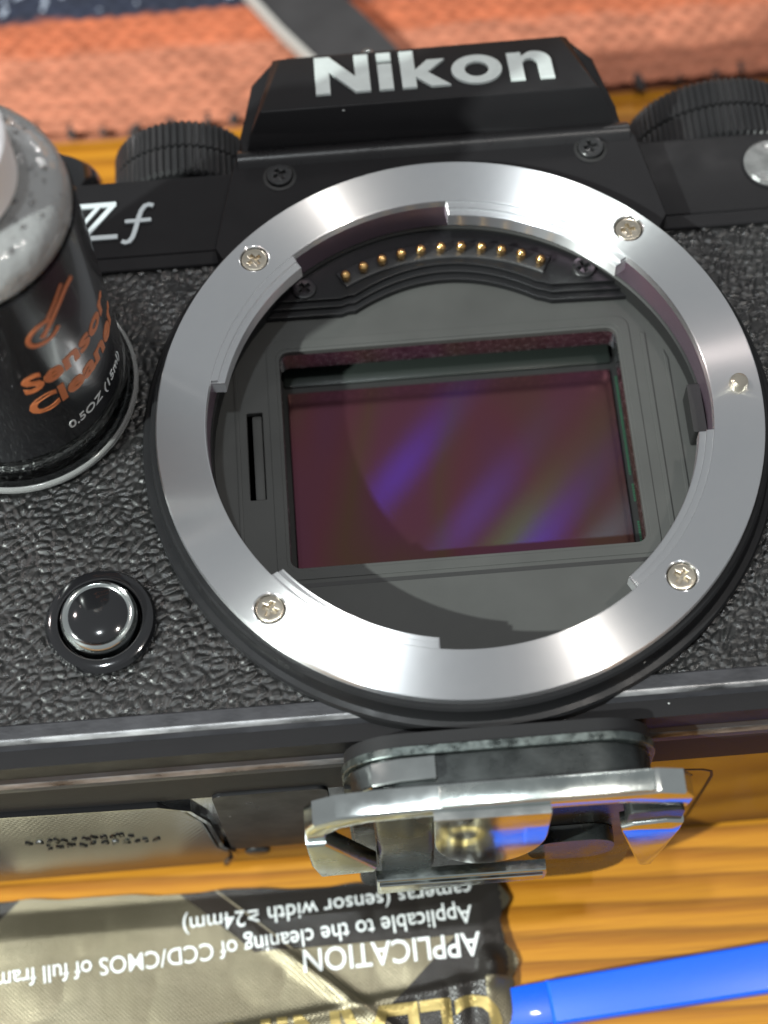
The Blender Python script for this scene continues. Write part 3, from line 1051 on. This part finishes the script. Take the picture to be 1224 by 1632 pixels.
# ---------------- dials on the top plate (axis along y)
def dial(name, cx, cz, r, y0, y1, teeth, ysplit, tier=True):
    n = teeth * 4

    def rf(k, rr, h):
        return (-0.34 if (k % 4) in (0, 1) else 0.0) if rr > r - 1.2 else 0.0

    prof = [(0, y1 + 0.1), (r - 1.6, y1 + 0.1), (r - 0.25, y1 - 0.05), (r, y1 - 0.45), (r, ysplit + 0.12)]
    bm = lathe(prof + [(r - 1.5, ysplit)], n, 'y', (cx, 0, cz), rfun=rf)
    lathe([(r - 1.5, ysplit), (r - 0.15, ysplit - 0.12), (r + 0.12, ysplit - 0.35), (r + 0.12, y0 + 0.7), (r - 0.3, y0 + 0.35), (r - 1.6, y0 + 0.3), (r - 1.6, y0 - 0.4)], n, 'y', (cx, 0, cz), bm=bm, rfun=rf)
    return finish(bm, name, 'knurl', camera, 25)


dial('control_dial', -30.3, -14.0, 8.7, 38.0, 46.2, 62, 42.4)
dial('control_dial', 37.2, -18.2, 11.6, 38.4, 47.4, 84, 43.4)
finish(lathe([(0, 44.3), (5.6, 44.3), (6.3, 44.0), (6.6, 43.3), (6.6, 37.6)], 64, 'y', (-47.0, 0, -13.6)), 'shutter_button', 'dark_gloss', camera, 30)

# ---------------- front function button
fbx, fby = -39.7, -19.6
finish(lathe([(5.9, -5.2), (5.9, -4.0), (5.6, -3.55), (5.0, -3.35), (4.5, -3.4), (4.35, -3.9), (4.2, -4.4), (4.2, -5.2)], 80, center=(fbx, fby, 0), closed=True), 'button_surround', 'dark_gloss', camera, 30)
fnb = finish(lathe([(4.12, -5.0), (4.12, -3.0), (4.0, -2.45), (3.75, -2.1), (3.5, -2.0), (3.25, -2.06), (3.1, -2.2)], 80, center=(fbx, fby, 0)), 'function_button', 'chrome', camera, 30)
finish(lathe([(3.15, -2.15), (2.7, -1.98), (1.9, -1.8), (0.9, -1.7), (0, -1.68)], 64, center=(fbx, fby, 0)), 'button_dish', 'dark_gloss', fnb, 60)

# ---------------- focus-assist lamp on the right top plate
finish(lathe([(3.5, -5.1), (3.5, -4.8), (3.25, -4.72)], 56, center=(40.4, 32.6, 0)), 'lamp_rim', 'black_plastic', camera, 30)
finish(lathe([(3.3, -5.1), (3.3, -4.7), (3.0, -4.4), (2.0, -4.15), (0, -4.0)], 56, center=(40.4, 32.6, 0)), 'assist_lamp', 'lamp_lens', camera, 30)
# small chrome bead added for a glint on the accessory shoe, above the hump
finish(lathe([(0, 1.0), (0.45, 0.9), (0.75, 0.5), (0.8, 0.0)], 24, center=(-6.3, 52.4, -4.0)), 'shoe_glint', 'chrome', camera, 60)
finish(box(-16.5, 51.2, -22, -7.2, 52.3, -2.9, 0.3), 'shoe_rail', 'black_paint', camera)

# ------------------------------------------------------------------ tripod plate under the camera
tp = thing('tripod_plate', 'tripod plate with a chrome handle screwed to the underside of the black camera', 'tripod plate', (0, -40, -30))
YP = lambda y: ((0, y, 0), (1, 0, 0), (0, 0, 1), (0, -1, 0))
finish(extrude(rrect(-15.2, -44, 16.6, -1.6, 6.0, 8), [], 0.0, 1.55, 0.2, YP(-35.35)), 'rubber_pad', 'rubber', tp, 30)
finish(extrude(rrect(-15.5, -44.3, 16.9, -1.0, 6.3, 8), [], 0.0, 0.9, 0.25, YP(-36.95)), 'pad_rim', 'plate_rim', tp, 30)
finish(extrude(rrect(-14.9, -43.5, 16.3, -1.7, 6.0, 8), [], 0.0, 3.2, 0.3, YP(-37.9)), 'plate_body', 'plate_metal', tp, 30)
# bright curved clip on the left shoulder
clip = [(-15.4 + 0.0, -8.0), (-14.6, -4.4), (-12.4, -2.0), (-9.5, -0.9), (-6.0, -0.6), (-6.0, -1.6), (-9.2, -2.0), (-11.8, -3.2), (-13.7, -5.6), (-14.3, -8.6)]
finish(extrude(clip, [], 0.0, 2.4, 0.25, YP(-38.2)), 'shoulder_clip', 'chrome', tp, 30)
# handle: long flat bar with a slot, its ends folded down
hb = [(-19.6, -9), (-19.5, -4.6), (-18.6, -2.6), (-16.2, -1.1), (-12, -0.5), (16.0, -0.6), (18.6, -1.6), (19.6, -3.6), (19.3, -6.6), (16.4, -5.0), (12, -3.2), (-5.6, -2.6), (-13.0, -3.0), (-15.8, -4.2), (-17.4, -6.4), (-17.6, -9)]
finish(extrude(hb, [], 0.0, 2.6, 0.35, YP(-41.3), 3), 'handle_bar', 'chrome', tp, 35)
finish(extrude(rrect(7.2, -1.4, 13.2, -0.55, 0.35, 4), [], 0.5, 2.0, 0.1, YP(-41.3)), 'bar_slot', 'dark_gloss', tp, 30)
finish(box(-5.9, -43.75, -0.62, 15.5, -41.45, -0.15, 0.2), 'bar_top', 'cast_steel', tp)
lug = [(-19.7, -8.6), (-17.6, -8.4), (-12.7, -20.0), (-12.9, -21.2), (-18.9, -21.6), (-19.6, -17.0)]
finish(extrude(lug, [], 0.0, 2.0, 0.4, YP(-42.4), 3), 'folded_lug', 'cast_steel', tp, 35)
tongue = [(-6.6, -1.0)] + arc(-0.7, -9.5, 5.8, 10.0, 180, 360, 22) + [(5.1, -1.5)]
finish(extrude(tongue, [], 0.0, 1.9, 0.85, YP(-42.9), 5), 'thumb_tab', 'chrome', tp, 50)
prong = [(12.8, -10.4), (13.0, -12.0), (16.2, -26.6), (16.9, -27.2), (17.8, -26.8), (19.2, -13.5), (19.3, -10.0), (17.5, -9.2), (14.0, -9.6)]
finish(extrude(prong, [], 0.0, 1.8, 0.35, YP(-42.8), 3), 'folded_prong', 'chrome', tp, 35)
finish(extrude(rrect(13.3, -10.6, 19.0, -6.2, 0.6, 4), [], 0.0, 2.0, 0.3, YP(-42.2), 2), 'prong_hinge', 'plate_metal', tp, 35)
finish(box(-12.6, -43.45, -25.5, -6.4, -41.0, -3.4, 0.8, segs=3), 'hinge_post', 'plate_metal', tp)
finish(extrude([(-12.9, -24.5), (5.9, -25.2), (6.1, -27.0), (5.9, -29.2), (-13.0, -30.4)], [], 0.0, 1.3, 0.25, YP(-43.4), 2), 'clamp_ledge', 'cast_steel', tp, 30)
finish(extrude([(-12.6, -25.0), (5.5, -25.6), (5.5, -27.0), (-12.6, -26.7)], [], 0.0, 0.45, 0.15, YP(-44.7), 2), 'ledge_lip', 'chrome', tp, 30)
finish(extrude(rrect(4.0, -27.5, 13.5, -20.0, 3.2, 8), [], 0.0, 1.8, 0.3, YP(-41.2), 2), 'screw_head', 'plate_metal', tp, 30)

# ------------------------------------------------------------------ bottle of cleaner standing on the camera
BX, BY, BZ = -48.5, 9.5, -4.42
bt = thing('cleaner_bottle', 'small clear plastic bottle with black label and orange print standing on the camera', 'bottle', (BX, BY, BZ))
prof_out = [(0, 0.3), (11.2, 0.3), (11.8, 0.0), (12.7, 0.0), (13.05, 0.35), (13.05, 0.9), (12.75, 1.4), (12.35, 2.2), (12.25, 4.0), (12.25, 34.0), (12.15, 35.0)]
shell = finish(lathe([(r, BZ + h) for r, h in prof_out] + [(r, BZ + h) for r, h in ((11.2, 35.0), (11.2, 3.0), (10.6, 1.9), (9.0, 1.5), (0, 1.3))], 96, center=(BX, BY, 0)), 'bottle_wall', 'clear', bt, 35)
sh = [(12.15, 35.05), (12.05, 36.2), (11.6, 37.2), (10.8, 37.9), (9.4, 38.3), (7.6, 38.5), (7.0, 38.9), (6.8, 40.0), (6.8, 42), (5.6, 42), (5.6, 38.3), (8.6, 37.0), (10.2, 36.2), (10.9, 35.05)]
finish(lathe([(r, BZ + h) for r, h in sh], 96, center=(BX, BY, 0), closed=True), 'bottle_shoulder', 'bubbly', bt, 50)
# liquid line and grey insert under the shoulder
finish(lathe([(0, BZ + 34.6), (10.6, BZ + 34.6), (10.9, BZ + 34.2), (10.9, BZ + 20), (0, BZ + 20)], 64, center=(BX, BY, 0)), 'inner_liquid', simple('grey milky fluid', (0.62, 0.63, 0.63), 0.25, bscale=420, bstr=0.9, bdist=0.0008, cvar=0.2, vscale=260), bt, 30)
finish(lathe([(12.9 + 0.42 * math.cos(t), BZ + 0.62 + 0.55 * math.sin(t)) for t in np.linspace(0, 2 * math.pi, 13)[:-1]], 96, center=(BX, BY, 0), closed=True), 'base_rim', 'rim_clear', bt, 60)
rb = random.Random(5)
bub = bmesh.new()
for _ in range(130):
    a = rb.uniform(0, 2 * math.pi)
    rr = rb.uniform(6.8, 11.6)
    hh = 38.55 if rr < 8.5 else 38.55 - (rr - 8.5) ** 2 * 0.16
    q = rb.uniform(0.10, 0.34)
    lathe([(0, q * 0.8), (q * 0.7, q * 0.5), (q, 0), (q * 0.7, -q * 0.4), (0, -q * 0.5)], 10, center=(BX + rr * math.cos(a), BY + rr * math.sin(a), BZ + hh), bm=bub)
bo = finish(bub, 'droplets', 'bubble', bt, 80)
bo['kind'] = 'stuff'
cap = lathe([(0, BZ + 58), (4.2, BZ + 58), (4.8, BZ + 57.4), (5.0, BZ + 46.6), (7.2, BZ + 46.0), (7.9, BZ + 45.3), (7.9, BZ + 39.6), (7.5, BZ + 39.2), (0, BZ + 39.2)], 72, center=(BX, BY, 0))
finish(cap, 'screw_cap', 'white_cap', bt, 30)

# the label wraps the body
RL = 12.36


def wrap(me, r, z_off, ang0):
    for v in me.vertices:
        a = math.radians(ang0) + v.co.x / r
        rr = r + v.co.z
        v.co = Vector((BX + rr * math.cos(a), BY + rr * math.sin(a), z_off + v.co.y)) * S


lab_bm = bmesh.new()
n = 100
rows = [1.8, 29.9]
vs = [[lab_bm.verts.new(Vector((BX + RL * math.cos(2 * math.pi * k / n), BY + RL * math.sin(2 * math.pi * k / n), z)) * S) for k in range(n)] for z in rows]
vi = [[lab_bm.verts.new(Vector((BX + (RL - 0.1) * math.cos(2 * math.pi * k / n), BY + (RL - 0.1) * math.sin(2 * math.pi * k / n), z)) * S) for k in range(n)] for z in rows]
for k in range(n):
    k2 = (k + 1) % n
    lab_bm.faces.new((vs[0][k], vs[0][k2], vs[1][k2], vs[1][k]))
    lab_bm.faces.new((vi[0][k2], vi[0][k], vi[1][k], vi[1][k2]))
    lab_bm.faces.new((vs[1][k], vs[1][k2], vi[1][k2], vi[1][k]))
    lab_bm.faces.new((vs[0][k2], vs[0][k], vi[0][k], vi[0][k2]))
label = finish(lab_bm, 'label', 'label_black', bt, 35)


def label_text(body, size, z, a0, a1, mat, bold):
    me = text_data(body, size, 0.02, bold)
    xs = [v.co.x for v in me.vertices]
    w0, w1 = min(xs), max(xs)
    k = math.radians(a1 - a0) * RL / (w1 - w0)
    for v in me.vertices:
        v.co.x = (v.co.x - w0) * k
    wrap(me, RL + 0.03, z, a0)
    return link_mesh(me, 'label_lettering', mat, label, 0)


label_text('Sensor', 4.1, 14.3, -69, -4, 'orange_print', 0.14)
label_text('Cleaner', 4.1, 9.9, -70, 3, 'orange_print', 0.14)
label_text('0.5OZ (15ml)', 2.0, 4.0, -55, -7, 'white_print', 0.025)
# small drawn emblem: an open eye-like loop with a stroke through it
em = bmesh.new()
stroke(arc(0, 0, 1.9, 1.5, 60, 330, 18), 0.55, 0, 0.04, em)
stroke([(-0.4, -0.6), (0.9, 0.6), (2.6, 2.1), (4.0, 3.0), (5.2, 3.2)], 0.6, 0, 0.045, em)
stroke([(0.4, 1.2), (2.0, 2.8), (3.6, 4.2)], 0.4, 0, 0.042, em)
me = bpy.data.meshes.new('label_emblem')
for v in em.verts:
    v.co /= S
em.to_mesh(me)
em.free()
wrap(me, RL + 0.03, 22.6, -50)
link_mesh(me, 'label_emblem', 'orange_print', label, 0)

# ------------------------------------------------------------------ foil pouch on the table
fpouch = thing('foil_pouch', 'torn silver and black foil pouch with white upside-down print below the camera', 'pouch', (-30, -60, TZ))


def foil_h(X, Y):
    X = np.asarray(X, float)
    Y = np.asarray(Y, float)
    h = 1.1 + 0.9 * vnoise(X / 14 + 30, Y / 9 + 40, 5) + 0.5 * np.abs(vnoise(X / 5.5 + 60, Y / 7 + 20, 8) - 0.5) + 0.07 * np.abs(vnoise(X / 1.9 + 60, Y / 2.6 + 20, 9) - 0.5)
    # sharp creases near the torn right end
    m = np.clip((X + 11) / 12, 0, 1) * np.clip((-46.0 - Y) / 4, 0, 1)
    h = h + m * (2.4 * np.abs(vnoise(X / 2.2 + 10, Y / 5.0 + 30, 12) - 0.5) * 2 - 0.3)
    k1 = np.exp(-(((X + 18) * 0.62 + (Y + 52.5) * 0.78) / 0.9) ** 2) * np.exp(-((X + 18) / 9) ** 2)
    h = h + 0.9 * k1
    k2 = np.exp(-((Y + 55.5 - 0.12 * (X + 30)) / 0.8) ** 2) * np.clip((X + 60) / 20, 0, 1)
    h = h + 0.6 * k2
    d = np.minimum(np.minimum(3.2 - X, X + 76), np.minimum(-38.6 - Y, Y + 92))
    h = 0.25 + h * np.clip(d / 4.0, 0.12, 1) ** 0.7
    return h


nx, ny = 240, 170
uu, vv = np.meshgrid(np.linspace(0, 1, nx), np.linspace(0, 1, ny))
yy_ = -92 + vv * (92 - 38.4)
right = 2.3 + 0.9 * (vnoise(yy_ / 2.6 + 11, yy_ * 0 + 3, 21) - 0.5) * 2 + 0.3 * (vnoise(yy_ / 0.6 + 11, yy_ * 0 + 9, 22) - 0.5)
X = -76 + uu * (right + 76)
Y = yy_ + (vv ** 8) * (0.5 * (vnoise(X / 4 + 50, X * 0 + 5, 31) - 0.5) - 0.030 * (X + 30))
Z = TZ + foil_h(X, Y)
me = grid_mesh('foil_front', X, Y, Z)
link_mesh(me, 'foil_front', 'foil', fpouch, 180)
me = grid_mesh('foil_back', X, Y, np.full_like(X, TZ + 0.12))
link_mesh(me, 'foil_back', 'foil', fpouch, 180)


def foil_text(body, size, x, y, ang, mat, bold, width=None, lift=0.1):
    """Upside-down lettering: reading direction runs towards -x, letter tops towards -y; laid over the crumpled surface."""
    me = text_data(body, size, 0.03, bold)
    xs = [v.co.x for v in me.vertices]
    k = 1.0 if width is None else width / (max(xs) - min(xs))
    a = math.radians(180 + ang)
    ca, sa = math.cos(a), math.sin(a)
    tb_ = bmesh.new()
    tb_.from_mesh(me)
    bmesh.ops.triangulate(tb_, faces=tb_.faces)
    for _ in range(3 if size > 5 else 1):
        long_e = [e for e in tb_.edges if e.calc_length() > 0.7]
        bmesh.ops.subdivide_edges(tb_, edges=long_e, cuts=2)
        bmesh.ops.triangulate(tb_, faces=tb_.faces)
    tb_.to_mesh(me)
    tb_.free()
    P = np.array([(v.co.x * k, v.co.y, v.co.z) for v in me.vertices])
    wx = x + P[:, 0] * ca - P[:, 1] * sa
    wy = y + P[:, 0] * sa + P[:, 1] * ca
    wz = TZ + foil_h(wx, wy) + lift + P[:, 2]
    for v, a_, b_, c_ in zip(me.vertices, wx, wy, wz):
        v.co = Vector((a_, b_, c_)) * S
    return link_mesh(me, 'lettering', mat, fpouch, 0)


foil_text('cameras (sensor width \u226524mm)', 3.0, -1.6, -39.7, 3.0, 'white_print', 0.012, 35.6)
foil_text('Applicable to the cleaning of CCD/CMOS of full frame', 3.0, -1.9, -42.9, 3.6, 'white_print', 0.012, 59.5)
foil_text('APPLICATION', 4.0, -1.2, -46.2, 1.4, 'white_print', 0.04, 21.6)
foil_text('CLEANING', 9.0, 0.6, -53.8, 2.0, 'gold_print', 0.26, 39.0)

# ------------------------------------------------------------------ blue swab handle
sw = thing('cleaning_swab', 'bright blue plastic swab handle on the wooden table beside the foil pouch', 'swab', (20, -54, TZ))
sx = Vector((30.6, 2.4)).normalized()
sn = Vector((-sx.y, sx.x))
o0 = Vector((2.2, -55.3))
SF = ((o0.x, o0.y, TZ + 0.05), (sx.x, sx.y, 0), (sn.x, sn.y, 0), (0, 0, 1))
finish(extrude([(4.2, -2.9), (62, -3.5), (62, 3.1), (4.2, 2.5)], [], 0.0, 1.9, 0.6, SF, 4), 'handle', 'blue', sw, 40)
wed = loft([[(-14, -2.3, 0.0), (4.3, -2.7, 0.0), (4.3, 2.5, 0.0), (-14, 2.2, 0.0)], [(-14, -2.2, 0.35), (4.3, -2.6, 1.5), (4.3, 2.4, 1.5), (-14, 2.1, 0.35)]])
for v in wed.verts:
    p = v.co / S
    v.co = Vector((o0.x + sx.x * p.x + sn.x * p.y, o0.y + sx.y * p.x + sn.y * p.y, TZ + 0.06 + p.z)) * S
bmesh.ops.bevel(wed, geom=list(wed.edges), offset=0.15 * S, segments=2, profile=0.5, affect='EDGES')
finish(wed, 'blade', 'blue', sw, 40)

# ------------------------------------------------------------------ woven mat behind the camera
pm = thing('placemat', 'striped woven mat in salmon, orange and navy on the table behind the camera', 'placemat', (0, 110, TZ))
X, Y = np.meshgrid(np.arange(-150, 150.01, 0.6), np.arange(78.6, 190, 0.6))
ph = np.floor(Y / 1.8).astype(int) % 2
wv = np.abs(np.sin(np.pi * (X / 3.0 + 0.5 * ph))) * (0.40 + 0.5 * vnoise(X / 7 + 5, Y / 5 + 5, 44)) + np.abs(np.sin(np.pi * Y / 1.8)) * (0.45 + 0.6 * vnoise(X / 9 + 25, Y / 6 + 5, 45))
Z = TZ + 1.0 + wv + 0.5 * vnoise(X / 12 + 60, Y / 9 + 60, 41)
Yw = Y + 0.5 * (vnoise(X / 9 + 70, Y / 9 + 20, 43) - 0.5) + 0.018 * X
me = grid_mesh('woven_cloth', X, Yw, Z)
cl = link_mesh(me, 'woven_cloth', 'cloth', pm, 180)
cl_back = grid_mesh('cloth_back', X[::6, ::6], Yw[::6, ::6], np.full_like(X[::6, ::6], TZ + 0.1))
link_mesh(cl_back, 'cloth_back', 'cloth', pm, 180)
stb = lathe([(0, -1.4), (0.6, -1.0), (0.85, 0), (0.6, 1.0), (0, 1.4)], 10, 'y')
st0 = finish(stb, 'stitch', 'stitch', pm, 60, (-140, 78.4, TZ + 0.9))
xk = -140.0
first = True
rs = random.Random(3)
while xk < 140:
    loc = (xk, 79.2 + 0.018 * xk + rs.uniform(-0.2, 0.9), TZ + rs.uniform(1.3, 1.8))
    rot = (rs.uniform(-0.2, 0.2), 0, rs.uniform(-0.6, 0.3))
    if first:
        st0.location = Vector(loc) * S
        first = False
    else:
        s_ = copy_obj(st0, pm, loc, rot)
        s_.scale = (1.0, rs.uniform(0.9, 1.5), 1.0)
    xk += rs.uniform(3.2, 6.6)

# ------------------------------------------------------------------ strap lying across the mat
stp = thing('camera_strap', 'dark grey strap with a pale edge lying on the woven mat behind the finder', 'strap', (-15, 95, TZ))
path = [(-2.5, 76.0, 3.2), (-5.6, 82.5, 3.3), (-9.6, 88.5, 3.6), (-14.2, 95.0, 3.4), (-18.6, 102.0, 3.3), (-23.0, 110.0, 3.2), (-28, 122, 3.2)]


def ribbon(path, off0, off1, z0, z1, name, mat):
    bm = bmesh.new()
    rows = []
    for i, p in enumerate(path):
        a = Vector(path[max(0, i - 1)][:2])
        c = Vector(path[min(len(path) - 1, i + 1)][:2])
        d = (c - a).normalized()
        nrm = Vector((d.y, -d.x))
        q0 = Vector(p[:2]) + nrm * off0
        q1 = Vector(p[:2]) + nrm * off1
        zz = TZ + p[2]
        rows.append([bm.verts.new(Vector((q0.x, q0.y, zz + z0)) * S), bm.verts.new(Vector((q1.x, q1.y, zz + z0)) * S),
                     bm.verts.new(Vector((q1.x, q1.y, zz + z1)) * S), bm.verts.new(Vector((q0.x, q0.y, zz + z1)) * S)])
    for a, c in zip(rows, rows[1:]):
        for k in range(4):
            bm.faces.new((a[k], a[(k + 1) % 4], c[(k + 1) % 4], c[k]))
    bm.faces.new(rows[0])
    bm.faces.new(rows[-1])
    return finish(bm, name, mat, stp, 50)


ribbon(path, -4.4, 6.6, -0.3, 1.6, 'webbing', 'strap')
ribbon(path, -5.3, -4.35, -0.2, 2.0, 'piped_edge', 'strap_edge')
